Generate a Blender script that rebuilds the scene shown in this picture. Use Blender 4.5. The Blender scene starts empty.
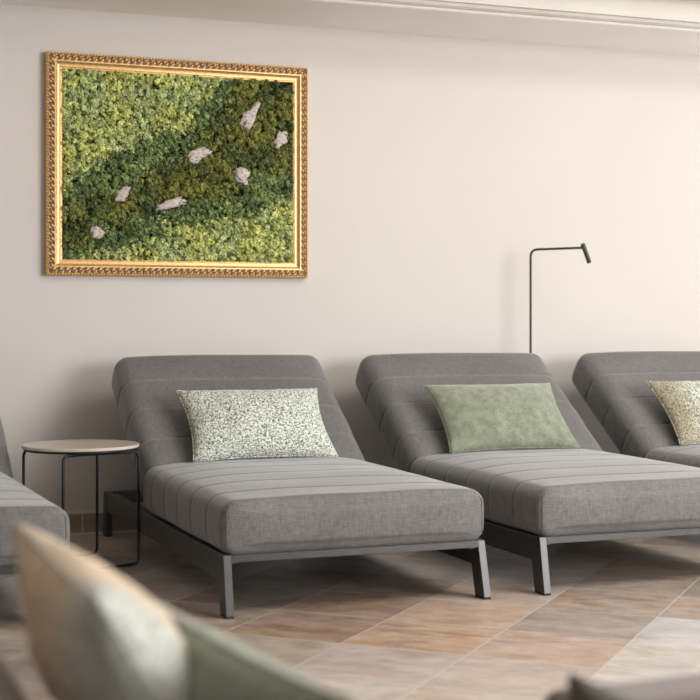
import bpy, bmesh, math, random
import numpy as np
from mathutils import Vector, Matrix, noise

random.seed(7)
rng = np.random.default_rng(11)
S = bpy.context.scene
COL = S.collection
H = 1.1                                   # camera height in metres

# ---------------------------------------------------------------- camera
YAW = math.radians(20.4)
cd = bpy.data.cameras.new('camera')
cam = bpy.data.objects.new('camera', cd)
COL.objects.link(cam)
cam.location = (0, 0, H)
cam.rotation_euler = (math.pi / 2, 0, -YAW)
cd.sensor_width = 36
cd.lens = 1450 / 700 * 36
cd.shift_y = -0.04
cd.clip_start = 0.05
cd.dof.use_dof = True
cd.dof.focus_distance = 6.5
cd.dof.aperture_fstop = 2.9
S.camera = cam

# ---------------------------------------------------------------- world, daylight, added fill lights, exposure
w = bpy.data.worlds.new('world')
S.world = w
w.use_nodes = True
w.node_tree.nodes['Background'].inputs[0].default_value = (0.97, 0.98, 1.0, 1)
w.node_tree.nodes['Background'].inputs[1].default_value = 0.24

def area(name, loc, target, sx, sy, power, col, spread=180):
    l = bpy.data.lights.new(name, 'AREA')
    l.shape = 'RECTANGLE'
    l.size, l.size_y, l.energy, l.color = sx, sy, power, col
    l.spread = math.radians(spread)
    o = bpy.data.objects.new(name, l)
    COL.objects.link(o)
    o.location = loc
    o.rotation_euler = (Vector(target) - Vector(loc)).to_track_quat('-Z', 'Y').to_euler()
    return o

area('window_daylight', (7.6, -2.7, 2.25), (2.0, 7.0, 0.85), 5.0, 2.6, 585, (0.985, 0.98, 0.98))
area('soffit_fill', (10.8, 5.7, 0.85), (2.5, 6.3, 1.8), 2.6, 1.6, 125, (0.98, 0.98, 1.0))  # added low light, no known window, lifts the soffit
area('overhead_fill', (4.4, 3.3, 3.8), (4.4, 3.3, 0.0), 3.0, 2.2, 125, (1.0, 0.98, 0.95))  # added unseen overhead light, brightens mattress tops and floor

S.view_settings.view_transform = 'Standard'
S.view_settings.look = 'None'
S.view_settings.exposure = 0.18
S.view_settings.gamma = 1
S.view_settings.use_curve_mapping = False

# ---------------------------------------------------------------- material helpers
class NT:
    def __init__(s, name):
        s.m = bpy.data.materials.new(name)
        s.m.use_nodes = True
        s.n = s.m.node_tree.nodes
        s.l = s.m.node_tree.links
        s.b = s.n['Principled BSDF']
    def add(s, t, **kw):
        n = s.n.new(t)
        for k, v in kw.items():
            setattr(n, k, v)
        return n
    def link(s, a, b):
        s.l.new(a, b)
    def coords(s, scale=(1, 1, 1), rot=(0, 0, 0), loc=(0, 0, 0), kind='Object'):
        tc = s.add('ShaderNodeTexCoord')
        mp = s.add('ShaderNodeMapping')
        mp.inputs['Scale'].default_value = scale
        mp.inputs['Rotation'].default_value = rot
        mp.inputs['Location'].default_value = loc
        s.link(tc.outputs[kind], mp.inputs[0])
        return mp.outputs[0]
    def noise(s, vec, scale, detail=3, rough=0.5):
        n = s.add('ShaderNodeTexNoise')
        n.inputs['Scale'].default_value = scale
        n.inputs['Detail'].default_value = detail
        n.inputs['Roughness'].default_value = rough
        s.link(vec, n.inputs['Vector'])
        return n
    def ramp(s, fac, stops, interp='LINEAR'):
        r = s.add('ShaderNodeValToRGB')
        r.color_ramp.interpolation = interp
        while len(r.color_ramp.elements) < len(stops):
            r.color_ramp.elements.new(0.5)
        for e, (p, c) in zip(r.color_ramp.elements, stops):
            e.position = p
            e.color = (*c, 1)
        s.link(fac, r.inputs[0])
        return r.outputs[0]
    def mix(s, fac, a, b, mode='MIX'):
        m = s.add('ShaderNodeMix', data_type='RGBA', blend_type=mode)
        if isinstance(fac, (int, float)):
            m.inputs[0].default_value = fac
        else:
            s.link(fac, m.inputs[0])
        for sock, v in ((m.inputs[6], a), (m.inputs[7], b)):
            if isinstance(v, tuple):
                sock.default_value = (*v, 1)
            else:
                s.link(v, sock)
        return m.outputs[2]
    def bump(s, height, strength, dist):
        b = s.add('ShaderNodeBump')
        b.inputs['Strength'].default_value = strength
        b.inputs['Distance'].default_value = dist
        s.link(height, b.inputs['Height'])
        s.link(b.outputs[0], s.b.inputs['Normal'])
    def base(s, v):
        if isinstance(v, tuple):
            s.b.inputs['Base Color'].default_value = (*v, 1)
        else:
            s.link(v, s.b.inputs['Base Color'])
    def set(s, rough=None, metal=None, spec=None, sheen=None):
        if rough is not None: s.b.inputs['Roughness'].default_value = rough
        if metal is not None: s.b.inputs['Metallic'].default_value = metal
        if spec is not None: s.b.inputs['Specular IOR Level'].default_value = spec
        if sheen is not None: s.b.inputs['Sheen Weight'].default_value = sheen

def plain(name, col, rough=0.5, metal=0.0, spec=0.5, nscale=None, namp=0.08):
    t = NT(name)
    if nscale:
        n = t.noise(t.coords(), nscale, 4)
        t.base(t.ramp(n.outputs[0], [(0.3, tuple(c * (1 - namp) for c in col)), (0.7, tuple(min(1, c * (1 + namp)) for c in col))]))
    else:
        t.base(col)
    t.set(rough, metal, spec)
    return t.m

def mat_wall():
    t = NT('warm_plaster')
    v = t.coords()
    n = t.noise(v, 0.9, 3)
    t.base(t.ramp(n.outputs[0], [(0.3, (0.635, 0.605, 0.56)), (0.7, (0.655, 0.625, 0.58))]))
    n2 = t.noise(v, 140, 4)
    t.bump(n2.outputs[0], 0.12, 0.002)
    t.set(0.85, 0, 0.3)
    return t.m

def mat_fabric(name, dark, light, sx=18, sy=260):
    t = NT(name)
    a = t.noise(t.coords((30, 300, 300)), 1.0, 3, 0.6)          # fine slub threads running across
    b = t.noise(t.coords((190, 28, 28)), 1.0, 2, 0.6)
    c = t.noise(t.coords(), 3.2, 3)
    m = t.mix(0.42, a.outputs[0], b.outputs[0])
    m = t.mix(0.2, m, c.outputs[0])
    t.base(t.ramp(m, [(0.34, dark), (0.64, light)]))
    t.bump(m, 0.25, 0.0012)
    t.set(0.62, 0, 0.45, 0.45)
    t.b.inputs['Sheen Roughness'].default_value = 0.4
    return t.m

def mat_floor():
    t = NT('slate_tiles')
    ang = math.radians(46.3)
    tc = t.add('ShaderNodeTexCoord')
    sx = t.add('ShaderNodeSeparateXYZ')
    t.link(tc.outputs['Object'], sx.inputs[0])
    def dot(ax, ay, off, size):
        m1 = t.add('ShaderNodeMath', operation='MULTIPLY'); m1.inputs[1].default_value = ax / size
        m2 = t.add('ShaderNodeMath', operation='MULTIPLY_ADD'); m2.inputs[1].default_value = ay / size
        t.link(sx.outputs[0], m1.inputs[0]); t.link(sx.outputs[1], m2.inputs[0]); t.link(m1.outputs[0], m2.inputs[2])
        m3 = t.add('ShaderNodeMath', operation='ADD'); m3.inputs[1].default_value = off
        t.link(m2.outputs[0], m3.inputs[0])
        return m3.outputs[0]
    sn, sd = 0.412 * H, 0.398 * H
    u = dot(math.sin(ang), -math.cos(ang), 1.400 / 0.412 + 40, sn)     # across the long joints
    v = dot(math.cos(ang), math.sin(ang), -4.530 / 0.398 + 40, sd)
    def fn(op, a, b=None):
        m = t.add('ShaderNodeMath', operation=op)
        t.link(a, m.inputs[0])
        if b is not None:
            if isinstance(b, (int, float)): m.inputs[1].default_value = b
            else: t.link(b, m.inputs[1])
        return m.outputs[0]
    fu, fv = fn('FLOOR', u), fn('FLOOR', v)
    cell = t.add('ShaderNodeCombineXYZ'); t.link(fu, cell.inputs[0]); t.link(fv, cell.inputs[1])
    wn = t.add('ShaderNodeTexWhiteNoise', noise_dimensions='3D'); t.link(cell.outputs[0], wn.inputs[0])
    cs = t.add('ShaderNodeSeparateColor'); t.link(wn.outputs[1], cs.inputs[0])
    base = t.ramp(cs.outputs[0], [(0.0, (0.27, 0.21, 0.17)), (0.2, (0.40, 0.32, 0.27)), (0.38, (0.44, 0.41, 0.40)), (0.55, (0.60, 0.45, 0.32)),
                                  (0.72, (0.56, 0.50, 0.46)), (0.86, (0.54, 0.52, 0.52)), (1.0, (0.60, 0.57, 0.55))])
    tiles = {(39, 40): (205, 174, 148), (39, 39): (202, 165, 130), (39, 38): (198, 183, 175), (39, 37): (212, 202, 194), (40, 42): (165, 148, 132),
             (40, 41): (178, 158, 141), (40, 40): (166, 155, 146), (40, 39): (200, 170, 150), (40, 38): (192, 175, 163), (41, 40): (205, 204, 203),
             (41, 39): (208, 203, 196), (41, 41): (185, 165, 148), (38, 39): (150, 118, 97), (38, 40): (140, 110, 90), (38, 38): (180, 165, 145),
             (37, 40): (130, 110, 95), (37, 39): (160, 143, 122), (38, 41): (150, 132, 116), (40, 43): (170, 142, 112), (37, 41): (120, 104, 92)}
    veined = None
    for (a, b), rgb in tiles.items():
        ms = []
        for src, val in ((fu, a), (fv, b)):
            cm = t.add('ShaderNodeMath', operation='COMPARE'); cm.inputs[1].default_value = val; cm.inputs[2].default_value = 0.5
            t.link(src, cm.inputs[0]); ms.append(cm.outputs[0])
        mk = fn('MULTIPLY', ms[0], ms[1])
        base = t.mix(mk, base, tuple(((c / 255 + 0.055) / 1.055) ** 2.4 for c in rgb))
        if (a, b) in ((40, 41), (39, 39), (38, 39), (38, 40)):
            veined = mk if veined is None else fn('MAXIMUM', veined, mk)
    # riven veins along a direction that differs from tile to tile
    off = t.add('ShaderNodeVectorMath', operation='SCALE'); off.inputs['Scale'].default_value = 13.0
    t.link(wn.outputs[1], off.inputs[0])
    cv = t.add('ShaderNodeCombineXYZ')
    uu = fn('MULTIPLY', u, 0.75)
    t.link(uu, cv.inputs[0]); t.link(v, cv.inputs[1])
    ad = t.add('ShaderNodeVectorMath', operation='ADD'); t.link(cv.outputs[0], ad.inputs[0]); t.link(off.outputs[0], ad.inputs[1])
    mp = t.add('ShaderNodeMapping'); mp.inputs['Rotation'].default_value = (0, 0, math.radians(-38)); mp.inputs['Scale'].default_value = (1.1, 2.4, 1)
    t.link(ad.outputs[0], mp.inputs[0])
    n1 = t.noise(mp.outputs[0], 1.2, 6, 0.62); n1.inputs['Distortion'].default_value = 0.6
    n2 = t.noise(ad.outputs[0], 4.0, 8, 0.7)
    rust = t.ramp(n1.outputs[0], [(0.48, (0, 0, 0)), (0.58, (1, 1, 1))])
    amt = fn('MULTIPLY', rust, 1.0)
    amt = fn('MULTIPLY', amt, fn('MAXIMUM', fn('MULTIPLY', cs.outputs[1], 0.45), veined))
    col = t.mix(amt, base, (0.36, 0.21, 0.11))
    dk = t.ramp(n1.outputs[0], [(0.36, (1, 1, 1)), (0.46, (0, 0, 0))])
    amt2 = fn('MULTIPLY', fn('MULTIPLY', dk, 0.55), cs.outputs[2])
    col = t.mix(amt2, col, (0.17, 0.125, 0.095))
    col = t.mix(0.36, col, t.ramp(n2.outputs[0], [(0.36, (0.20, 0.16, 0.135)), (0.64, (0.68, 0.61, 0.56))]))
    def edge(x):
        f = fn('FRACT', x)
        g = fn('ABSOLUTE', fn('SUBTRACT', f, 0.5))
        return fn('GREATER_THAN', g, 0.5 - 0.0065)
    gr = fn('MAXIMUM', edge(u), edge(v))
    col = t.mix(gr, col, (0.60, 0.54, 0.47))
    t.base(col)
    hgt = t.mix(0.4, n1.outputs[0], n2.outputs[0])
    hg = t.mix(gr, hgt, (0.2, 0.2, 0.2))
    t.bump(hg, 0.3, 0.005)
    t.set(0.30, 0, 0.6)
    return t.m

def mat_stone_skirting():
    t = NT('stone_skirting')
    v = t.coords((1, 1, 1))
    br = t.add('ShaderNodeTexBrick')
    br.offset = 0.0
    br.inputs['Scale'].default_value = 1
    br.inputs['Brick Width'].default_value = 0.45
    br.inputs['Row Height'].default_value = 0.4
    br.inputs['Mortar Size'].default_value = 0.004
    br.inputs['Color1'].default_value = (0.34, 0.28, 0.225, 1)
    br.inputs['Color2'].default_value = (0.43, 0.36, 0.29, 1)
    br.inputs['Mortar'].default_value = (0.75, 0.70, 0.62, 1)
    tc = t.add('ShaderNodeTexCoord'); sp = t.add('ShaderNodeSeparateXYZ'); cb = t.add('ShaderNodeCombineXYZ')
    t.link(tc.outputs['Object'], sp.inputs[0]); t.link(sp.outputs[0], cb.inputs[0]); t.link(sp.outputs[2], cb.inputs[1])
    mp = t.add('ShaderNodeMapping'); mp.inputs['Location'].default_value = (0.03, 0.15, 0)
    t.link(cb.outputs[0], mp.inputs[0]); t.link(mp.outputs[0], br.inputs['Vector'])
    n = t.noise(t.coords((1, 1, 2.5)), 9, 5, 0.65)
    t.base(t.mix(0.4, br.outputs[0], t.ramp(n.outputs[0], [(0.35, (0.18, 0.14, 0.11)), (0.65, (0.46, 0.36, 0.26))])))
    t.set(0.5)
    return t.m

def mat_woven(name, bright):
    """off-white cushion cloth flecked with sage and dark threads, the beige end painted by an attribute"""
    t = NT(name)
    c = t.coords()
    d = t.noise(c, 22, 2)
    cc = t.mix(0.012, c, d.outputs[1])
    a = t.noise(t.coords((100, 250, 100)), 1.0, 2.5, 0.7)
    b = t.noise(t.coords((240, 100, 220)), 1.0, 2.5, 0.7)
    m = t.mix(0.5, a.outputs[0], b.outputs[0])
    flecks = t.ramp(m, [(0.42, (0.03, 0.04, 0.025)), (0.465, (0.22, 0.25, 0.18)), (0.50, (0.56, 0.60, 0.52)), (0.56, (0.80, 0.83, 0.77))])
    fb = t.ramp(m, [(0.40, (0.06, 0.055, 0.03)), (0.46, (0.22, 0.18, 0.11)), (0.51, (0.36, 0.32, 0.22)), (0.60, (0.55, 0.51, 0.40))])
    if bright:        # same cloth in lighter colours, painting in light the near cushion lacks
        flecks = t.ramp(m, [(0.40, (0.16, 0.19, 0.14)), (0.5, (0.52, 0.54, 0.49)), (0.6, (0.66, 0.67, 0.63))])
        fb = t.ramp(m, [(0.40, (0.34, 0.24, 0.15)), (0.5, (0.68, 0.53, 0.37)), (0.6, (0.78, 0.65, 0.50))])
    at = t.add('ShaderNodeAttribute', attribute_name='end')
    t.base(t.mix(at.outputs['Fac'], flecks, fb))
    t.bump(m, 0.5, 0.002)
    t.set(0.95, 0, 0.1, 0.2)
    return t.m

def mat_velvet(name, dark, light):
    t = NT(name)
    n = t.noise(t.coords(), 22, 5, 0.6)
    a = t.noise(t.coords((60, 300, 300)), 1.0, 3, 0.6)
    m = t.mix(0.5, n.outputs[0], a.outputs[0])
    t.base(t.ramp(m, [(0.35, dark), (0.62, light)]))
    t.bump(a.outputs[0], 0.3, 0.001)
    t.set(0.85, 0, 0.2, 0.5)
    return t.m

def mat_moss():
    t = NT('preserved_moss')
    at = t.add('ShaderNodeAttribute', attribute_name='tint')
    n = t.noise(t.coords(), 90, 3)
    t.base(t.mix(n.outputs[0], t.mix(1.0, at.outputs['Color'], (0.62, 0.66, 0.55), 'MULTIPLY'), at.outputs['Color']))
    t.set(0.9, 0, 0.15)
    return t.m

def mat_gold(name, col, rough):
    t = NT(name)
    n = t.noise(t.coords(), 60, 4)
    t.base(t.ramp(n.outputs[0], [(0.35, tuple(c * 0.8 for c in col)), (0.65, col)]))
    t.set(rough, 0.75, 0.5)
    return t.m

def mat_bark():
    t = NT('pale_bark')
    n = t.noise(t.coords((1, 1, 3)), 45, 5, 0.7)
    t.base(t.ramp(n.outputs[0], [(0.36, (0.20, 0.13, 0.10)), (0.46, (0.52, 0.45, 0.41)), (0.7, (0.72, 0.66, 0.62))]))
    t.bump(n.outputs[0], 0.6, 0.004)
    t.set(0.9)
    return t.m

def mat_ceiling():
    return plain('matt_ceiling_paint', (0.92, 0.90, 0.87), 0.9, 0, 0.2, 2.0, 0.02)

M = dict(
    wall=mat_wall(), floor=mat_floor(), skirting=mat_stone_skirting(), ceiling=mat_ceiling(),
    trim=plain('moulding_paint', (0.60, 0.57, 0.52), 0.6, 0, 0.4, 3, 0.03),
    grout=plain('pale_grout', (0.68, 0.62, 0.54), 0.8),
    beam=plain('dark_timber', (0.06, 0.035, 0.022), 0.5, 0, 0.4, 8, 0.3),
    fabric=mat_fabric('grey_outdoor_fabric', (0.076, 0.072, 0.070), (0.190, 0.183, 0.180)),
    seamline=plain('seam_thread', (0.10, 0.093, 0.09), 0.9),
    metal=plain('anthracite_powder_coat', (0.052, 0.052, 0.051), 0.33, 0.2, 0.5, 40, 0.06),
    deck=plain('dark_mesh_deck', (0.035, 0.035, 0.035), 0.7),
    rubber=plain('black_rubber', (0.015, 0.015, 0.015), 0.7),
    black=plain('black_wire_steel', (0.012, 0.012, 0.012), 0.4, 0.3),
    tabletop=plain('taupe_lacquer', (0.58, 0.50, 0.43), 0.2, 0, 0.5, 5, 0.04),
    bronze=plain('dark_bronze_metal', (0.055, 0.055, 0.035), 0.4, 0.5),
    gold=mat_gold('antique_gold', (0.78, 0.50, 0.22), 0.36),
    gold_pale=mat_gold('rubbed_gold', (0.80, 0.58, 0.33), 0.45),
    bole=plain('brown_bole', (0.24, 0.13, 0.055), 0.6, 0.2, 0.4, 50, 0.2),
    moss=mat_moss(), bark=mat_bark(), backing=plain('dark_backing_board', (0.03, 0.035, 0.02), 0.9),
    woven=mat_woven('woven_sage_cloth', False), woven_lit=mat_woven('woven_cloth_lit', True),
    green=mat_velvet('sage_velvet', (0.13, 0.155, 0.10), (0.30, 0.33, 0.24)),
    olive=mat_velvet('dark_olive_velvet', (0.05, 0.04, 0.025), (0.10, 0.085, 0.055)),
    sofa=mat_fabric('taupe_sofa_fabric', (0.095, 0.068, 0.052), (0.16, 0.122, 0.098)),
    wood=plain('dark_wood_leg', (0.07, 0.04, 0.025), 0.45, 0, 0.5, 12, 0.25),
    glass=plain('lamp_diffuser', (0.8, 0.78, 0.72), 0.3),
)

# ---------------------------------------------------------------- object helpers
def empty(name, loc, label=None, cat=None, group=None):
    o = bpy.data.objects.new(name, None)
    COL.objects.link(o)
    o.location = loc
    o.empty_display_size = 0.1
    tag(o, label, cat, group)
    return o

def tag(o, label=None, cat=None, group=None, kind=None):
    if label: o['label'] = label
    if cat: o['category'] = cat
    if group: o['group'] = group
    if kind: o['kind'] = kind
    return o

def link(name, me, mat, parent=None, smooth=False):
    o = bpy.data.objects.new(name, me)
    COL.objects.link(o)
    if mat: me.materials.append(mat)
    if parent: o.parent = parent
    if smooth:
        me.polygons.foreach_set('use_smooth', [True] * len(me.polygons))
    return o

def pyobj(name, verts, faces, mat, parent=None, smooth=False):
    me = bpy.data.meshes.new(name)
    me.from_pydata([tuple(v) for v in verts], [], faces)
    bm = bmesh.new(); bm.from_mesh(me)
    bmesh.ops.recalc_face_normals(bm, faces=bm.faces)
    bm.to_mesh(me); bm.free()
    me.update()
    return link(name, me, mat, parent, smooth)

def bm_box(bm, lo, hi):
    vs = [bm.verts.new((x, y, z)) for x in (lo[0], hi[0]) for y in (lo[1], hi[1]) for z in (lo[2], hi[2])]
    for f in ((0, 1, 3, 2), (4, 6, 7, 5), (0, 4, 5, 1), (2, 3, 7, 6), (0, 2, 6, 4), (1, 5, 7, 3)):
        bm.faces.new([vs[i] for i in f])
    return vs

def bm_obj(name, bm, mat, parent=None, bevel=0, smooth=False, seg=2):
    bmesh.ops.recalc_face_normals(bm, faces=bm.faces)
    if bevel:
        bmesh.ops.bevel(bm, geom=list(bm.edges), offset=bevel, segments=seg, affect='EDGES', profile=0.5)
    me = bpy.data.meshes.new(name)
    bm.to_mesh(me); bm.free()
    return link(name, me, mat, parent, smooth)

def box(name, lo, hi, mat, parent=None, bevel=0, seg=2):
    bm = bmesh.new(); bm_box(bm, lo, hi)
    return bm_obj(name, bm, mat, parent, bevel, False, seg)

def tube_data(path, r, closed=False, n=12, cap=True):
    P = [Vector(p) for p in path]
    V, F = [], []
    N = len(P)
    up = None
    for i, p in enumerate(P):
        a = P[(i - 1) % N] if (closed or i > 0) else p
        b = P[(i + 1) % N] if (closed or i < N - 1) else p
        d = (b - a).normalized()
        if up is None:
            up = Vector((0, 0, 1)) if abs(d.z) < 0.9 else Vector((0, 1, 0))
        x = d.cross(up)
        if x.length < 1e-4: x = d.cross(Vector((1, 0.3, 0)))
        x.normalize()
        up = x.cross(d).normalized()
        rr = r[i] if isinstance(r, (list, tuple)) else r
        for k in range(n):
            t = 2 * math.pi * k / n
            V.append(p + rr * (math.cos(t) * x + math.sin(t) * up))
    for i in range(N if closed else N - 1):
        j = (i + 1) % N
        for k in range(n):
            F.append((i * n + k, i * n + (k + 1) % n, j * n + (k + 1) % n, j * n + k))
    if not closed and cap:
        F.append(tuple(range(n))); F.append(tuple((N - 1) * n + k for k in range(n)))
    return V, F

def tube(name, path, r, mat, parent=None, closed=False, n=12):
    V, F = tube_data(path, r, closed, n)
    return pyobj(name, V, F, mat, parent, True)

def rounded(path, r, seg=6):
    """polyline with its corners rounded"""
    P = [Vector(p) for p in path]
    out = [P[0]]
    for i in range(1, len(P) - 1):
        a = (P[i - 1] - P[i]).normalized(); b = (P[i + 1] - P[i]).normalized()
        s, e = P[i] + a * r, P[i] + b * r
        for k in range(seg + 1):
            t = k / seg
            out.append((1 - t) ** 2 * s + 2 * t * (1 - t) * P[i] + t * t * e)
    out.append(P[-1])
    return out

def lathe(name, prof, mat, parent=None, n=96, smooth=False, loc=(0, 0, 0)):
    V, F = [], []
    for (r, z) in prof:
        for k in range(n):
            t = 2 * math.pi * k / n
            V.append((loc[0] + r * math.cos(t), loc[1] + r * math.sin(t), loc[2] + z))
    m = len(prof)
    for i in range(m - 1):
        for k in range(n):
            F.append((i * n + k, i * n + (k + 1) % n, (i + 1) * n + (k + 1) % n, (i + 1) * n + k))
    F.append(tuple(range(n))); F.append(tuple((m - 1) * n + k for k in range(n)))
    return pyobj(name, V, F, mat, parent, smooth)

def struct(o):
    o['kind'] = 'structure'
    return o

def copy_tree(o, parent=None):
    c = o.copy()
    COL.objects.link(c)
    if parent: c.parent = parent
    for ch in list(o.children):
        copy_tree(ch, c)
    return c

# ---------------------------------------------------------------- the room
WY = 6.855 * H           # the back wall
XL, XR, YB = -6.5, 11.5, -3.5
ZS = 2.472 * H           # underside of the soffit
SY = 6.279 * H           # its room-side edge
ZC = 2.92                # top of the crown moulding
ZT = 3.9                 # the main ceiling
struct(box('floor', (XL, YB, -0.1), (XR, WY + 0.2, 0), M['floor']))
struct(box('wall_back', (XL, WY, 0), (XR, WY + 0.2, ZT + 0.2), M['wall']))
struct(box('wall_left', (XL - 0.2, YB, 0), (XL, WY + 0.2, ZT + 0.2), M['wall']))
struct(box('wall_front', (XL - 0.2, YB - 0.2, 0), (4.2, YB, ZT + 0.2), M['wall']))
struct(box('ceiling', (XL, YB, ZT), (XR, WY, ZT + 0.2), M['ceiling']))
struct(box('soffit', (XL, SY, ZS), (XR, WY, ZT), M['ceiling'])).name = 'ceiling_soffit'
struct(box('baseboard_back', (XL, WY - 0.012, 0), (XR, WY, 0.106), M['skirting'], bevel=0.002))
struct(box('trim_2', (XL, WY - 0.014, 0.106), (XR, WY, 0.116), M['grout']))
struct(box('trim_lit_floor_line', (XL, WY - 0.024, 0), (XR, WY - 0.012, 0.008), M['grout']))  # added strip, its pale colour imitates a lit line of floor
struct(box('trim_3', (XL, SY - 0.14, ZC), (XR, SY, ZC + 0.32), M['beam']))

def moulding(name, prof, x0, x1, mat):
    V, F = [], []
    n = len(prof)
    for x in (x0, x1):
        for (d, z) in prof:
            V.append((x, SY - d, z))
    for i in range(n):
        F.append((i, (i + 1) % n, n + (i + 1) % n, n + i))
    F.append(tuple(range(n))); F.append(tuple(range(n, 2 * n)))
    return struct(pyobj(name, V, F, mat))

# crown moulding on the soffit's front face: small fillets, a long cove, and a lip
z0 = ZS
prof = [(0, z0 + 0.002), (0.008, z0 + 0.002), (0.010, z0 + 0.014), (0.026, z0 + 0.016)]
for k in range(7):
    t = math.pi * k / 6
    prof.append((0.024 + 0.013 * math.sin(t), z0 + 0.018 + 0.017 * k / 6))
prof += [(0.016, z0 + 0.037), (0.016, z0 + 0.044), (0.034, z0 + 0.046), (0.034, z0 + 0.055), (0.022, z0 + 0.058)]
for k in range(13):
    t = math.pi / 2 * k / 12
    prof.append((0.022 + 0.085 * (1 - math.cos(t)), z0 + 0.058 + 0.095 * math.sin(t)))
prof += [(0.107, z0 + 0.158), (0.120, z0 + 0.160), (0.120, z0 + 0.170)]
for k in range(7):
    t = math.pi * k / 6
    prof.append((0.124 + 0.012 * math.sin(t), z0 + 0.172 + 0.018 * k / 6))
prof += [(0.124, ZC - 0.001), (0, ZC - 0.001)]
moulding('trim_1', prof, XL, XR, M['trim'])

# ---------------------------------------------------------------- sun lounger
LW, LL = 1.083, 2.295
ZF = 0.229                         # top of the frame

def puffy(L, W, T, seams, r=0.05, groove=0.0045, gw=0.005, crown=0.012, side_bulge=0.008, cap_bulge=(0.010, 0.010), r0=None, r1=None, nstep=0.011, puff=0.0025):
    """quilted mattress block, length along +y, width x from 0 to W, z from 0 to T"""
    r0 = r0 or r; r1 = r1 or r
    ss = list(np.arange(0, L, nstep)) + [L]
    for q in seams:
        ss += [q - gw, q - gw * 0.5, q, q + gw * 0.5, q + gw]
    for rr, e in ((r0, 0), (r1, 1)):
        for k in range(9):
            t = rr * (1 - math.cos(math.pi / 2 * k / 8))
            ss.append(t if e == 0 else L - t)
    ss = sorted(set(round(float(s), 5) for s in ss if -1e-6 <= s <= L + 1e-6))
    ss = [s for i, s in enumerate(ss) if i == 0 or s - ss[i - 1] > 0.0008]
    bnds = [0] + list(seams) + [L]
    def section(ins, gt, s):
        hw, ht = W / 2 - ins, T / 2 - ins
        rc = max(r - ins, 0.004)
        pts = []
        for cx, cz, a0 in ((hw - rc, ht - rc, 0), (-(hw - rc), ht - rc, 90), (-(hw - rc), -(ht - rc), 180), (hw - rc, -(ht - rc), 270)):
            for k in range(9):
                a = math.radians(a0 + 90 * k / 8)
                pts.append((cx + rc * math.cos(a), cz + rc * math.sin(a), math.cos(a), math.sin(a)))
            # straight run to the next corner
            nx = {0: 26, 90: 8, 180: 26, 270: 8}[a0]
            a = math.radians(a0 + 90)
            if a0 == 0: p0, p1 = (hw - rc, ht), (-(hw - rc), ht)
            elif a0 == 90: p0, p1 = (-hw, ht - rc), (-hw, -(ht - rc))
            elif a0 == 180: p0, p1 = (-(hw - rc), -ht), (hw - rc, -ht)
            else: p0, p1 = (hw, -(ht - rc)), (hw, ht - rc)
            for k in range(1, nx):
                q = k / nx
                pts.append((p0[0] + (p1[0] - p0[0]) * q, p0[1] + (p1[1] - p0[1]) * q, math.cos(a), math.sin(a)))
        out = []
        fade = max(0.0, 1 - ins / (r * 0.8))
        for (x, z, nx_, nz_) in pts:
            up = max(0.0, nz_)
            sd = abs(nx_)
            amt = gt * max(up, sd * (1 if z > -T * 0.42 else 0.3))
            if nz_ < -0.5: amt = 0
            cb = crown * up * (1 - (x / (W / 2)) ** 4) * fade * (0.3 + 0.7 * min(1.0, s / 0.6))
            sb = side_bulge * sd * (1 - (z / (T / 2)) ** 2) * fade
            wob = 0.0035 * noise.noise(Vector((x * 3.1, s * 4.3, z * 4 + L))) * fade
            d = cb + sb + wob - amt
            out.append((W / 2 + x + nx_ * d, s, T / 2 + z + nz_ * d))
        return out
    V, F, rings = [], [], []
    for s in ss:
        ins = 0
        if s < r0: ins = r0 - math.sqrt(max(0, r0 * r0 - (r0 - s) ** 2))
        if L - s < r1: ins = max(ins, r1 - math.sqrt(max(0, r1 * r1 - (r1 - (L - s)) ** 2)))
        g = 0
        for q in seams:
            g = max(g, groove * math.exp(-((s - q) / gw) ** 2) + puff * math.exp(-abs(s - q) / 0.03))
        sec = section(ins, g, s)
        rings.append(len(V)); V += sec
    m = len(sec)
    for i in range(len(rings) - 1):
        a, b = rings[i], rings[i + 1]
        for k in range(m):
            F.append((a + k, a + (k + 1) % m, b + (k + 1) % m, b + k))
    for ring, sgn, cb in ((rings[0], -1, cap_bulge[0]), (rings[-1], 1, cap_bulge[1])):
        prev = ring
        y = V[ring][1]
        for f in (0.97, 0.92, 0.86, 0.78, 0.68, 0.56, 0.42, 0.26, 0.1):
            st = len(V)
            for k in range(m):
                x, _, z = V[ring + k]
                xx, zz = W / 2 + (x - W / 2) * f, T / 2 + (z - T / 2) * f
                ex, ez = abs(xx - W / 2) / (W / 2), abs(zz - T / 2) / (T / 2)
                bl_ = (max(0, 1 - ex ** 8) * max(0, 1 - ez ** 2.5)) * min(1, (1 - f) * 6)
                V.append((xx, y + sgn * cb * bl_ + 0.0025 * noise.noise(Vector((xx * 7, zz * 5, y))) * min(1, (1 - f) * 5), zz))
            for k in range(m):
                F.append((prev + k, prev + (k + 1) % m, st + (k + 1) % m, st + k))
            prev = st
        F.append(tuple(range(prev, prev + m)))
    return V, F

def xform(V, origin, ang):
    c, s = math.cos(ang), math.sin(ang)
    return [(origin[0] + x, origin[1] + y * c - z * s, origin[2] + y * s + z * c) for (x, y, z) in V]

BANG = math.radians(34.5)
BP = (0.0, 1.450, ZF + 0.012)

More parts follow.
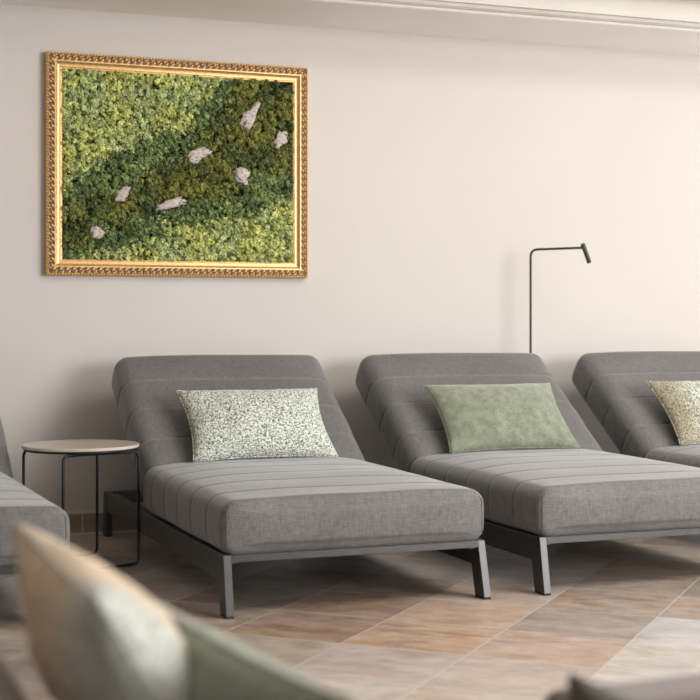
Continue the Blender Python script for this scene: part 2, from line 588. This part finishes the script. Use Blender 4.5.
def leg(sx, front):
    """flat bar leg, raked outward to the lounger's end"""
    x0, x1 = (0, 0.032) if sx < 0 else (LW - 0.032, LW)
    bm = bmesh.new()
    if front:
        top, bot = (0.044, 0.130), (0.0, 0.084)
    else:
        top, bot = (LL - 0.112, LL - 0.025), (LL - 0.090, LL - 0.004)
    ox = -0.001 if sx < 0 else 0.008
    vs = []
    for (x, dx) in ((x0, ox), (x1, ox)):
        vs += [bm.verts.new((x, top[0], ZF)), bm.verts.new((x, top[1], ZF)), bm.verts.new((x + dx, bot[1], 0.008)), bm.verts.new((x + dx, bot[0], 0.008))]
    bm.faces.new(vs[0:4]); bm.faces.new(vs[4:8])
    for a in range(4):
        b = (a + 1) % 4
        bm.faces.new((vs[a], vs[b], vs[4 + b], vs[4 + a]))
    return bm, (x0 + ox, bot[0], x1 + ox, bot[1])

def make_lounger():
    root = empty('sun_lounger', (0, 0, 0))
    # frame: side planks, thin front rail, rear rail, two cross rails
    bm = bmesh.new()
    y0, y1 = 0.045, LL - 0.045
    for xa, xb in ((0.0015, 0.0285), (LW - 0.0285, LW - 0.0015)):
        vs = [bm.verts.new((x, y, z)) for x in (xa, xb) for (y, z) in ((0.115, ZF - 0.002), (y1, ZF - 0.002), (y1, ZF - 0.100), (0.105, ZF - 0.100))]
        bm.faces.new(vs[:4]); bm.faces.new(vs[4:])
        for a in range(4):
            b = (a + 1) % 4
            bm.faces.new((vs[a], vs[b], vs[4 + b], vs[4 + a]))
    bm_box(bm, (0.030, 0.042, ZF - 0.028), (LW - 0.030, 0.072, ZF))
    bm_box(bm, (0.030, LL - 0.085, ZF - 0.06), (LW - 0.030, LL - 0.03, ZF - 0.001))
    bm_box(bm, (0.030, 1.36, ZF - 0.09), (LW - 0.030, 1.40, ZF - 0.04))
    # inner ledges along the side planks
    bm_box(bm, (0.0285, 0.06, ZF - 0.035), (0.058, LL - 0.085, ZF - 0.008))
    bm_box(bm, (LW - 0.058, 0.06, ZF - 0.035), (LW - 0.0285, LL - 0.085, ZF - 0.008))
    bm_obj('frame', bm, M['metal'], root, 0.0015, False, 1)
    for sx in (-1, 1):
        for fr in (True, False):
            b, ft = leg(sx, fr)
            l = bm_obj('leg', b, M['metal'], root, 0.002)
            box('rubber_foot', (ft[0] + 0.001, ft[1] + 0.002, 0), (ft[2] - 0.001, ft[3] - 0.002, 0.009), M['rubber'], l)
    # slatted deck carrying the seat mattress
    bm = bmesh.new()
    for k in range(13):
        y = 0.075 + k * 0.102
        bm_box(bm, (0.058, y, ZF - 0.024), (LW - 0.058, y + 0.075, ZF - 0.006))
    bm_obj('slat_deck', bm, M['deck'], root)
    # seat mattress
    sp = 0.232
    seat_l = 1.355
    V, F = puffy(seat_l, LW - 0.002, 0.205, [0.215 + sp * k for k in range(5) if 0.215 + sp * k < seat_l - 0.08], r=0.053, r0=0.034, r1=0.06, crown=0.032, groove=0.0028, puff=0.0007, cap_bulge=(0.014, 0.0))
    V = [(x + 0.001, y + 0.038, z + ZF - 0.004) for x, y, z in V]
    ms = pyobj('seat_mattress', V, F, M['fabric'], root, True)
    # piping along the upper front edge
    zt = ZF + 0.188
    path = [(0.013, 0.043, ZF + 0.03)] + [(0.013, 0.043, zt - 0.02)] + [(LW - 0.013, 0.043, zt - 0.02)] + [(LW - 0.013, 0.043, ZF + 0.03)]
    tube('piping', rounded([(p[0], p[1] - 0.001, p[2] + (0.0 if i in (0, 3) else 0.012)) for i, p in enumerate(path)], 0.030), 0.0018, M['fabric'], ms, n=8)
    # reclined back: support panel, mattress, struts
    bl = 0.914
    V, F = puffy(bl, LW - 0.006, 0.226, [0.225, 0.225 + 0.225, 0.225 + 0.45], r=0.062, r1=0.06, r0=0.05, crown=0.014, side_bulge=0.014, cap_bulge=(0.0, 0.02))
    V = xform([(x + 0.022, y, z) for x, y, z in V], BP, BANG)
    pyobj('back_mattress', V, F, M['fabric'], root, True)
    bm = bmesh.new(); bm_box(bm, (0.06, 0.02, -0.014), (LW - 0.03, bl - 0.06, -0.001))
    o = bm_obj('back_panel', bm, M['deck'], root, 0.003)
    for v in o.data.vertices:
        v.co = xform([tuple(v.co)], BP, BANG)[0]
    for x in (0.24, LW - 0.24):
        a = xform([(x, 0.52, -0.02)], BP, BANG)[0]
        tube('back_strut', [a, (x, 2.02, ZF - 0.02)], 0.010, M['metal'], root)
    return root

LG = 'grey quilted sun loungers in a row along the wall'
lounger = make_lounger()
X1, PITCH, YF = 1.309 * H, 1.201 * H, 4.712 * H
lounger.location = (X1, YF, 0); lounger.rotation_euler = (0, 0, math.radians(0.6))
tag(lounger, 'grey quilted sun lounger with the flecked off-white and sage cushion, below the gold-framed moss picture', 'sun lounger', LG)
for x, lab in (((0.80 * H - LW), 'grey quilted sun lounger cut off at the left edge, beside the round table'),
               (X1 + PITCH, 'grey quilted sun lounger carrying the plain green cushion, in front of the floor lamp'),
               (X1 + 2 * PITCH, 'grey quilted sun lounger at the right edge, with the beige-ended patterned cushion')):
    c = copy_tree(lounger)
    c.location = (x, YF, 0)
    if x < X1: c.rotation_euler = (0, 0, math.radians(2.2))
    tag(c, lab)

# ---------------------------------------------------------------- cushions
def make_cushion(name, w, h, t, mat, label, group, beige=0.0, seed=0, parent=None):
    """cushion in its own x (width), z (height) plane, centred on the middle of its lower edge"""
    nu, nv = 64, 44
    def pt(i, j, side):
        u, v = -1 + 2 * i / nu, -1 + 2 * j / nv
        x = w / 2 * u * (1 - 0.075 * (1 - v * v))
        z = h / 2 * v * (1 - 0.085 * (1 - u * u)) + h / 2
        e = (1 - abs(u) ** 2.4) * (1 - abs(v) ** 2.4)
        th = t / 2 * max(0, e) ** 0.55
        y = -side * th
        k = min(1, e * 3)
        wr = 0.010 * noise.noise(Vector((u * 2.2 + seed, v * 2.0, side * 3))) + 0.004 * noise.noise(Vector((u * 6 + seed, v * 5, side)))
        # puckers near the rim
        pk = 0.0035 * math.sin((u * 23 + seed)) * (abs(v) ** 6) + 0.003 * math.sin(v * 17 + seed) * (abs(u) ** 6)
        return (x, y - side * (wr * k) + pk * k, z)
    V, F, E = [], [], []
    idx = {}
    for side in (1, -1):
        for j in range(nv + 1):
            for i in range(nu + 1):
                rim = i in (0, nu) or j in (0, nv)
                if rim and (0, i, j) in idx:
                    idx[(side, i, j)] = idx[(0, i, j)]; continue
                idx[(side, i, j)] = len(V)
                if rim: idx[(0, i, j)] = len(V)
                V.append(pt(i, j, side))
                fb = 1 - i / nu
                fb = max(0, min(1, (beige - i / nu) / 0.22)) if beige > 0 else 0
                E.append(fb)
        for j in range(nv):
            for i in range(nu):
                F.append(tuple(idx[(side, a, b)] for a, b in ((i, j), (i + 1, j), (i + 1, j + 1), (i, j + 1))))
    o = pyobj(name, V, F, mat, parent, True)
    at = o.data.attributes.new('end', 'FLOAT', 'POINT')
    at.data.foreach_set('value', E)
    rimp = [V[idx[(0, i, 0)]] for i in range(nu)] + [V[idx[(0, nu, j)]] for j in range(nv)] + \
           [V[idx[(0, i, nv)]] for i in range(nu, 0, -1)] + [V[idx[(0, 0, j)]] for j in range(nv, 0, -1)]
    p = tube('seam', rimp, 0.0022, mat, o, closed=True, n=6)
    tag(o, label, 'cushion', group)
    return o

def lay(o, low, rot):
    o.location = low
    o.rotation_euler = rot

CG = 'scatter cushions on the loungers'
YC = YF + 1.275
lean = math.radians(-46)          # the top tips back towards the wall
c1 = make_cushion('cushion', 0.71, 0.45, 0.18, M['woven'], 'off-white cushion flecked with sage, leaning on the lounger beside the side table', CG, 0.10, 1)
lay(c1, (X1 + 0.552, YC, 0.460), (lean, 0, 0))
c2 = make_cushion('cushion', 0.725, 0.46, 0.18, M['green'], 'plain sage green velvety cushion on the lounger in front of the floor lamp', CG, 0, 4)
lay(c2, (X1 + PITCH + 0.525, YC, 0.460), (lean, 0, 0))
c3 = make_cushion('cushion', 0.71, 0.46, 0.18, M['woven'], 'patterned cushion with beige left end, cut off by the right edge of the photo', CG, 0.30, 7)
lay(c3, (X1 + 2 * PITCH + 0.505, YC, 0.460), (lean, 0, 0))

# ---------------------------------------------------------------- round side table
TC = Vector((1.150, 6.6, 0))
st = empty('side_table', TC, 'small round side table with pale top and thin black wire legs', 'side table')
TR, TZ = 0.264, 0.546
lathe('tabletop', [(0.0001, TZ - 0.015), (TR - 0.004, TZ - 0.015), (TR, TZ - 0.012), (TR, TZ - 0.003), (TR - 0.003, TZ), (0.0001, TZ)], M['tabletop'], st)
rimpath = [(math.cos(a) * (TR - 0.012), math.sin(a) * (TR - 0.012), TZ - 0.020) for a in np.linspace(0, 2 * math.pi, 64, endpoint=False)]
tube('rim_ring', rimpath, 0.005, M['black'], st, closed=True, n=8)
TA = 0.326
hs = 0.1895
def tcorner(a, b):
    x, y = a * hs, b * hs
    return Vector((x * math.cos(TA) - y * math.sin(TA), x * math.sin(TA) + y * math.cos(TA), 0))
for b in (-1, 1):
    A, B = tcorner(-1, b), tcorner(1, b)
    zt, zb = TZ - 0.031, 0.007
    up = Vector((0, 0, 1))
    P = rounded([(A + B) / 2 + up * zt, A + up * zt, A + up * zb, B + up * zb, B + up * zt, (A + B) / 2 + up * zt], 0.03)
    tube('wire_leg_frame', P, 0.0065, M['black'], st, n=10)

# ---------------------------------------------------------------- floor lamp
LP = Vector((3.488 * H, 6.70 * H, 0))
lamp = empty('floor_lamp', LP, 'slim dark floor reading lamp with a right-angled arm, standing behind the loungers', 'floor lamp')
lathe('base', [(0.0001, 0), (0.10, 0), (0.10, 0.008), (0.096, 0.012), (0.012, 0.013), (0.009, 0.03), (0.0001, 0.03)], M['bronze'], lamp, 64)
lz = 1.374 * H
ad = Vector((0.160, -0.27, 0)) * H
tip = ad + Vector((0, 0, lz))
tube('pole', rounded([(0, 0, 0.02), (0, 0, lz * 0.5), (0, 0, lz), tip], 0.045, 8), 0.0068, M['bronze'], lamp)
hd = Vector((0.048, 0.0, -0.118)).normalized()
hv = tip - hd * 0.024
he = tip + hd * 0.090
hdp = tube('lamp_head', [hv, hv + hd * 0.002, he - hd * 0.002, he], [0.0118, 0.0125, 0.0125, 0.0120], M['bronze'], lamp, n=20)
tube('lens', [he - hd * 0.002, he + hd * 0.0008], 0.0095, M['glass'], hdp, n=16)

# ---------------------------------------------------------------- framed moss picture
PX0, PX1, PZ0, PZ1 = 1.0265 * H, 2.314 * H, 1.2185 * H, 2.262 * H
PW, PH = PX1 - PX0, PZ1 - PZ0
pic = empty('framed_moss_picture', (PX0, WY - 0.002, PZ0), 'large moss picture with bits of pale bark in an ornate gold frame on the wall', 'wall picture')

FS = 0.086 / 0.072
def rect_loop(t):
    t = t * FS
    return [(t, t), (PW - t, t), (PW - t, PH - t), (t, PH - t)]

prof = [(0, 0), (0, 0.034), (0.003, 0.040), (0.008, 0.042), (0.0115, 0.038), (0.013, 0.034), (0.034, 0.038), (0.0345, 0.043),
        (0.037, 0.046), (0.040, 0.046), (0.043, 0.043), (0.044, 0.039), (0.050, 0.0345), (0.056, 0.0325), (0.062, 0.033), (0.063, 0.030), (0.064, 0.026), (0.070, 0.025), (0.072, 0.020), (0.072, 0.003)]
def frame_rail(name, prof, mat, parent):
    V, F = [], []
    for t, d in prof:
        V += [(x, -d, z) for x, z in rect_loop(t)]
    for i in range(len(prof) - 1):
        for k in range(4):
            a, b = i * 4 + k, i * 4 + (k + 1) % 4
            F.append((a, b, b + 4, a + 4))
    return pyobj(name, V, F, mat, parent)
frame_rail('frame_moulding', prof, M['gold'], pic)
frame_rail('ornament_ground', [(0.0125, 0.035), (0.0345, 0.039)], M['bole'], pic)

def ellipsoids(name, items, mat, parent, seg=8, rings=5):
    """items: (centre, (rx,ry,rz), rotation about y)"""
    base, faces = [], []
    for j in range(rings + 1):
        ph = math.pi * j / rings
        for i in range(seg):
            th = 2 * math.pi * i / seg
            base.append((math.sin(ph) * math.cos(th), math.sin(ph) * math.sin(th), math.cos(ph)))
    for j in range(rings):
        for i in range(seg):
            faces.append((j * seg + i, j * seg + (i + 1) % seg, (j + 1) * seg + (i + 1) % seg, (j + 1) * seg + i))
    B = np.array(base); Fb = np.array(faces)
    V, F = [], []
    for c, r, a in items:
        P = B * np.array(r)
        ca, sa = math.cos(a), math.sin(a)
        P = np.stack([P[:, 0] * ca + P[:, 2] * sa, P[:, 1], -P[:, 0] * sa + P[:, 2] * ca], 1) + np.array(c)
        F.append(Fb + len(V) * len(B)); V.append(P)
    V = np.concatenate(V); F = np.concatenate(F)
    return np_mesh(name, V, F, mat, parent)

def np_mesh(name, V, F, mat, parent, tint=None, smooth=True):
    me = bpy.data.meshes.new(name)
    k = F.shape[1]
    me.vertices.add(len(V)); me.vertices.foreach_set('co', V.astype(np.float32).ravel())
    me.loops.add(F.size); me.loops.foreach_set('vertex_index', F.astype(np.int32).ravel())
    me.polygons.add(len(F))
    me.polygons.foreach_set('loop_start', np.arange(0, F.size, k, dtype=np.int32))
    me.update(calc_edges=True)
    me.validate()
    if tint is not None:
        a = me.color_attributes.new('tint', 'FLOAT_COLOR', 'POINT')
        a.data.foreach_set('color', np.concatenate([tint, np.ones((len(tint), 1))], 1).astype(np.float32).ravel())
    me.polygons.foreach_set('use_smooth', [smooth] * len(me.polygons))
    return link(name, me, mat, parent)

def along(t, step):
    """evenly spaced stations round the frame at inset t: (x, z, direction angle)"""
    L = rect_loop(t)
    out = []
    for k in range(4):
        a, b = Vector(L[k]), Vector(L[(k + 1) % 4])
        n = max(1, round((b - a).length / step))
        d = (b - a).normalized()
        for i in range(n):
            p = a + (b - a) * ((i + 0.5) / n)
            out.append((p.x, p.y, math.atan2(d.y, d.x)))
    return out
ellipsoids('bead_edge', [((x, -0.043, z), (0.0052, 0.0060, 0.0078), -a + 0.9) for x, z, a in along(0.006, 0.0165)], M['gold'], pic)
items = []
for x, z, a in along(0.0235, 0.034):
    ca, sa = math.cos(a), math.sin(a)
    def P(u, v, y=-0.040): return (x + u * ca - v * sa, y, z + u * sa + v * ca)
    items.append((P(-0.006, 0.003), (0.0125, 0.0085, 0.0058), -a - 0.6))
    items.append((P(0.006, -0.005), (0.0085, 0.0075, 0.0045), -a - 0.6))
    items.append((P(0.0, 0.012), (0.017, 0.0050, 0.0030), -a))
    items.append((P(0.0, -0.011), (0.017, 0.0045, 0.0026), -a))
ellipsoids('leaf_ornament', items, M['gold_pale'], pic)
ellipsoids('inner_beading', [((x, -0.027, z), (0.0030, 0.0035, 0.0030), 0) for x, z, a in along(0.068, 0.0085)], M['gold'], pic, 6, 4)
box('backing_board', (0.066, -0.006, 0.066), (PW - 0.066, -0.001, PH - 0.066), M['backing'], pic)

# moss: thousands of little crumpled tufts
bm = bmesh.new(); bmesh.ops.create_icosphere(bm, subdivisions=2, radius=1)
IV = np.array([v.co[:] for v in bm.verts]); IF = np.array([[v.index for v in f.verts] for f in bm.faces]); bm.free()
TEMPL = []
for k in range(16):
    f = 1 + rng.normal(0, 0.48, (len(IV), 1))
    lob = np.zeros(len(IV))
    for q in range(5):
        d = rng.normal(0, 1, 3); d /= np.linalg.norm(d)
        lob += 0.35 * np.maximum(0, IV @ d) ** 6
    TEMPL.append(IV * np.clip(f + lob[:, None], 0.4, 1.9))

def moss_zone(u, v):
    """0 pale, 1 dark green, 2 olive core; u,v in the visible picture, origin lower left"""
    ip = lambda xs, ys: np.interp(u, xs, ys)
    nz = 0.035 * noise.noise(Vector((u * 7, v * 7, 1.3))) + 0.03 * noise.noise(Vector((u * 17, v * 17, 4.3)))
    up = ip([0, .09, .28, .39, .535, .58, .645, .70, 1], [.38, .47, .57, .65, .72, .83, .92, 1.0, 1.5]) + nz * 2.4   # pale above this line
    lo = ip([0, .12, .21, .39, .57, .72, .86, 1], [-.1, 0.0, .05, .10, .20, .27, .30, .38]) + nz * 2.4   # pale below this line
    if v > up or v < lo: return 0
    m = min(up - v, v - lo)
    if m > 0.15 + nz or (u > 0.72 and v > 0.55 + (u - 0.72) * -0.3 and nz > -0.025): return 2
    return 1
ix0, ix1 = 0.084, PW - 0.084
iz0, iz1 = 0.084, PH - 0.084
Vs = {0: [], 1: []}; Cs = {0: [], 1: []}
for layer, (stp, r0, r1, dep) in enumerate(((0.018, 0.009, 0.013, 0.0), (0.0115, 0.0050, 0.0085, 0.010), (0.0125, 0.0050, 0.0090, 0.017))):
    nx, nz_ = int((ix1 - ix0) / stp), int((iz1 - iz0) / stp)
    for i in range(nx):
        for j in range(nz_):
            x = ix0 + (i + 0.5 + rng.uniform(-0.7, 0.7)) * (ix1 - ix0) / nx
            z = iz0 + (j + 0.5 + rng.uniform(-0.7, 0.7)) * (iz1 - iz0) / nz_
            clump = noise.noise(Vector((x * 40, z * 40, 2.2)))
            if layer > 0 and clump < -0.28 + 0.2 * (layer - 1): continue
            r = rng.uniform(r0, r1)
            x = min(max(x, ix0 + r * .9), ix1 - r * .9); z = min(max(z, iz0 + r * .9), iz1 - r * .9)
            u, v = (x - ix0) / (ix1 - ix0), (z - iz0) / (iz1 - iz0)
            zn = moss_zone(u + rng.normal(0, 0.011), v + rng.normal(0, 0.013))
            y = -(0.008 + dep + clump * 0.014 + rng.uniform(-0.004, 0.006))
            T = TEMPL[rng.integers(16)] * r * rng.uniform(0.45, 1.5, 3)
            a = rng.uniform(0, 6.28); ca, sa = math.cos(a), math.sin(a)
            T = np.stack([T[:, 0] * ca - T[:, 2] * sa, T[:, 1], T[:, 0] * sa + T[:, 2] * ca], 1)
            T += np.array((x, y, z))
            T[:, 1] = np.minimum(T[:, 1], -0.0065)
            n1 = noise.noise(Vector((x * 7, z * 7, 9)))
            if zn == 0: c = np.array((0.72, 0.75, 0.29)) if n1 + rng.normal(0, .25) > -0.02 else np.array((0.60, 0.68, 0.34))
            elif zn == 1: c = np.array((0.30, 0.37, 0.15)) if n1 + rng.normal(0, .25) > -0.1 else np.array((0.17, 0.23, 0.11))
            else: c = np.array((0.29, 0.29, 0.085)) if n1 + rng.normal(0, .2) > -0.05 else np.array((0.15, 0.18, 0.07))
            if zn == 0 and rng.random() < 0.05 + max(0, n1) * 0.15: c = np.array((0.78, 0.76, 0.18))
            if layer == 0: c = c * np.array((0.30, 0.32, 0.28))       # lowest layer darkened: shade between the clumps painted into the tint
            c = c * rng.uniform(0.6, 1.35)
            k = 0 if zn == 0 else 1
            Vs[k].append(T); Cs[k].append(np.tile(c, (len(T), 1)))
for k, nm, lb in ((0, 'pale_moss', 'yellow-green moss'), (1, 'dark_moss', 'dark green and olive moss')):
    V = np.concatenate(Vs[k]); n = len(Vs[k])
    F = (IF[None] + (np.arange(n) * len(IV))[:, None, None]).reshape(-1, 3)
    o = np_mesh(nm, V, F, M['moss'], pic, np.clip(np.concatenate(Cs[k]), 0, 1), smooth=False)
    tag(o, label=lb, kind='stuff')

def bark(px, py, lx, lz, ang, seed):
    u, v = (px - 64) / 230, 1 - (py - 70) / 191
    x, z = ix0 + u * (ix1 - ix0), iz0 + v * (iz1 - iz0)
    bm = bmesh.new(); bmesh.ops.create_icosphere(bm, subdivisions=4, radius=1)
    ca, sa = math.cos(ang), math.sin(ang)
    for q in bm.verts:
        p = q.co.copy()
        f = 1 + 0.45 * noise.noise(p * 1.6 + Vector((seed, 0, 0))) + 0.22 * noise.noise(p * 5 + Vector((seed, 3, 0)))
        X, Z = p.x * lx * f, p.z * lz * f * (1 - 0.35 * p.x * (1 if seed % 2 else -1))
        Y = p.y * 0.011 * (1 + 0.5 * noise.noise(Vector((p.x * 3, p.z * 7, seed))))
        q.co = (x + X * ca - Z * sa, -0.037 + Y, z + X * sa + Z * ca)
    bm_obj('bark_piece', bm, M['bark'], pic, smooth=True)
for i, a in enumerate([(249, 108, 0.084, 0.030, 1.05), (280, 132, 0.046, 0.030, 1.0), (196, 151, 0.072, 0.030, 0.42), (241, 172, 0.042, 0.034, 1.9),
                       (122, 193, 0.046, 0.024, 0.75), (168, 203, 0.082, 0.022, 0.30), (97, 234, 0.030, 0.030, 0.2)]):
    bark(*a, i + 1)

# ---------------------------------------------------------------- out-of-focus seating close to the camera
def soft_block(name, lo, hi, mat, parent, r=0.05):
    L = hi[1] - lo[1]; W = hi[0] - lo[0]; T = hi[2] - lo[2]
    V, F = puffy(L, W, T, [], r=r, crown=0.01, nstep=0.05)
    return pyobj(name, [(x + lo[0], y + lo[1], z + lo[2]) for x, y, z in V], F, mat, parent, True)

def make_seat(label, w, d, hb, group):
    """armless lounge seat; back along its x=0 side, facing +x; w along y"""
    r = empty('lounge_seat', (0, 0, 0), label, 'lounge seat', group)
    box('base', (0.02, 0.02, 0.10), (d - 0.02, w - 0.02, 0.20), M['sofa'], r, 0.012)
    soft_block('seat_cushion', (0.16, 0.005, 0.20), (d, w - 0.005, 0.36), M['sofa'], r, 0.04)
    soft_block('backrest', (0.0, 0.0, 0.16), (0.16, w, hb), M['sofa'], r, 0.035)
    for x in (0.07, d - 0.07):
        for y in (0.07, w - 0.07):
            tube('leg', [(x, y, 0), (x, y, 0.105)], [0.014, 0.020], M['wood'], r)
    return r
SG = 'low taupe lounge seats close to the camera'
s1 = make_seat('blurred taupe lounge seat in the near left corner, below the two big blurred cushions', 1.45, 0.70, 0.62, SG)
s1.location = (0.110, 0.93, 0)
s2 = make_seat('blurred taupe lounge seat at the bottom right of the photo, mostly out of frame', 0.95, 0.70, 0.545, SG)
s2.location = (1.03, 1.97, 0); s2.rotation_euler = (0, 0, -math.pi / 2)

def camw(x, z, h):      # camera-plane distances measured off the photograph turned into a point in the room
    return Vector((math.cos(YAW) * x + math.sin(YAW) * z, -math.sin(YAW) * x + math.cos(YAW) * z, h))

def place_by(o, w, h, TLp, TRp, down):
    """put a cushion by its upper corners and the direction its side runs down"""
    X = (TRp - TLp).normalized()
    Z = (-down).normalized(); Z = (Z - X * Z.dot(X)).normalized()
    Y = Z.cross(X)
    mid = (TLp + TRp) / 2 - Z * h
    m = Matrix((X, Y, Z)).transposed().to_4x4(); m.translation = mid
    o.matrix_world = m

FG = 'blurred cushions close to the camera'
f1 = make_cushion('cushion', 0.42, 0.46, 0.18, M['woven_lit'], 'big blurred beige and white patterned cushion at the lower left, close to the camera', FG, 0.88, 12)
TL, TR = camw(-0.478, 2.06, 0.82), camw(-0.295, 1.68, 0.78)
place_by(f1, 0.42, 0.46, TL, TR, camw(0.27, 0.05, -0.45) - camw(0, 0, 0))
f2 = make_cushion('cushion', 0.62, 0.37, 0.16, M['green'], 'blurred plain green cushion next to the blurred patterned one, lower left', FG, 0, 15)
TL, TR = camw(-0.325, 2.06, 0.73), camw(0.0, 1.53, 0.70)
place_by(f2, 0.62, 0.37, TL, TR, camw(0.10, 0.02, -0.42) - camw(0, 0, 0))
f3 = make_cushion('cushion', 0.45, 0.25, 0.12, M['olive'], 'blurred dark olive cushion corner at the bottom right of the photo', FG, 0, 19)
TL, TR = camw(0.355, 1.95, 0.605), camw(0.65, 1.84, 0.52)
place_by(f3, 0.45, 0.25, TL, TR, camw(-0.02, -0.10, -0.4) - camw(0, 0, 0))
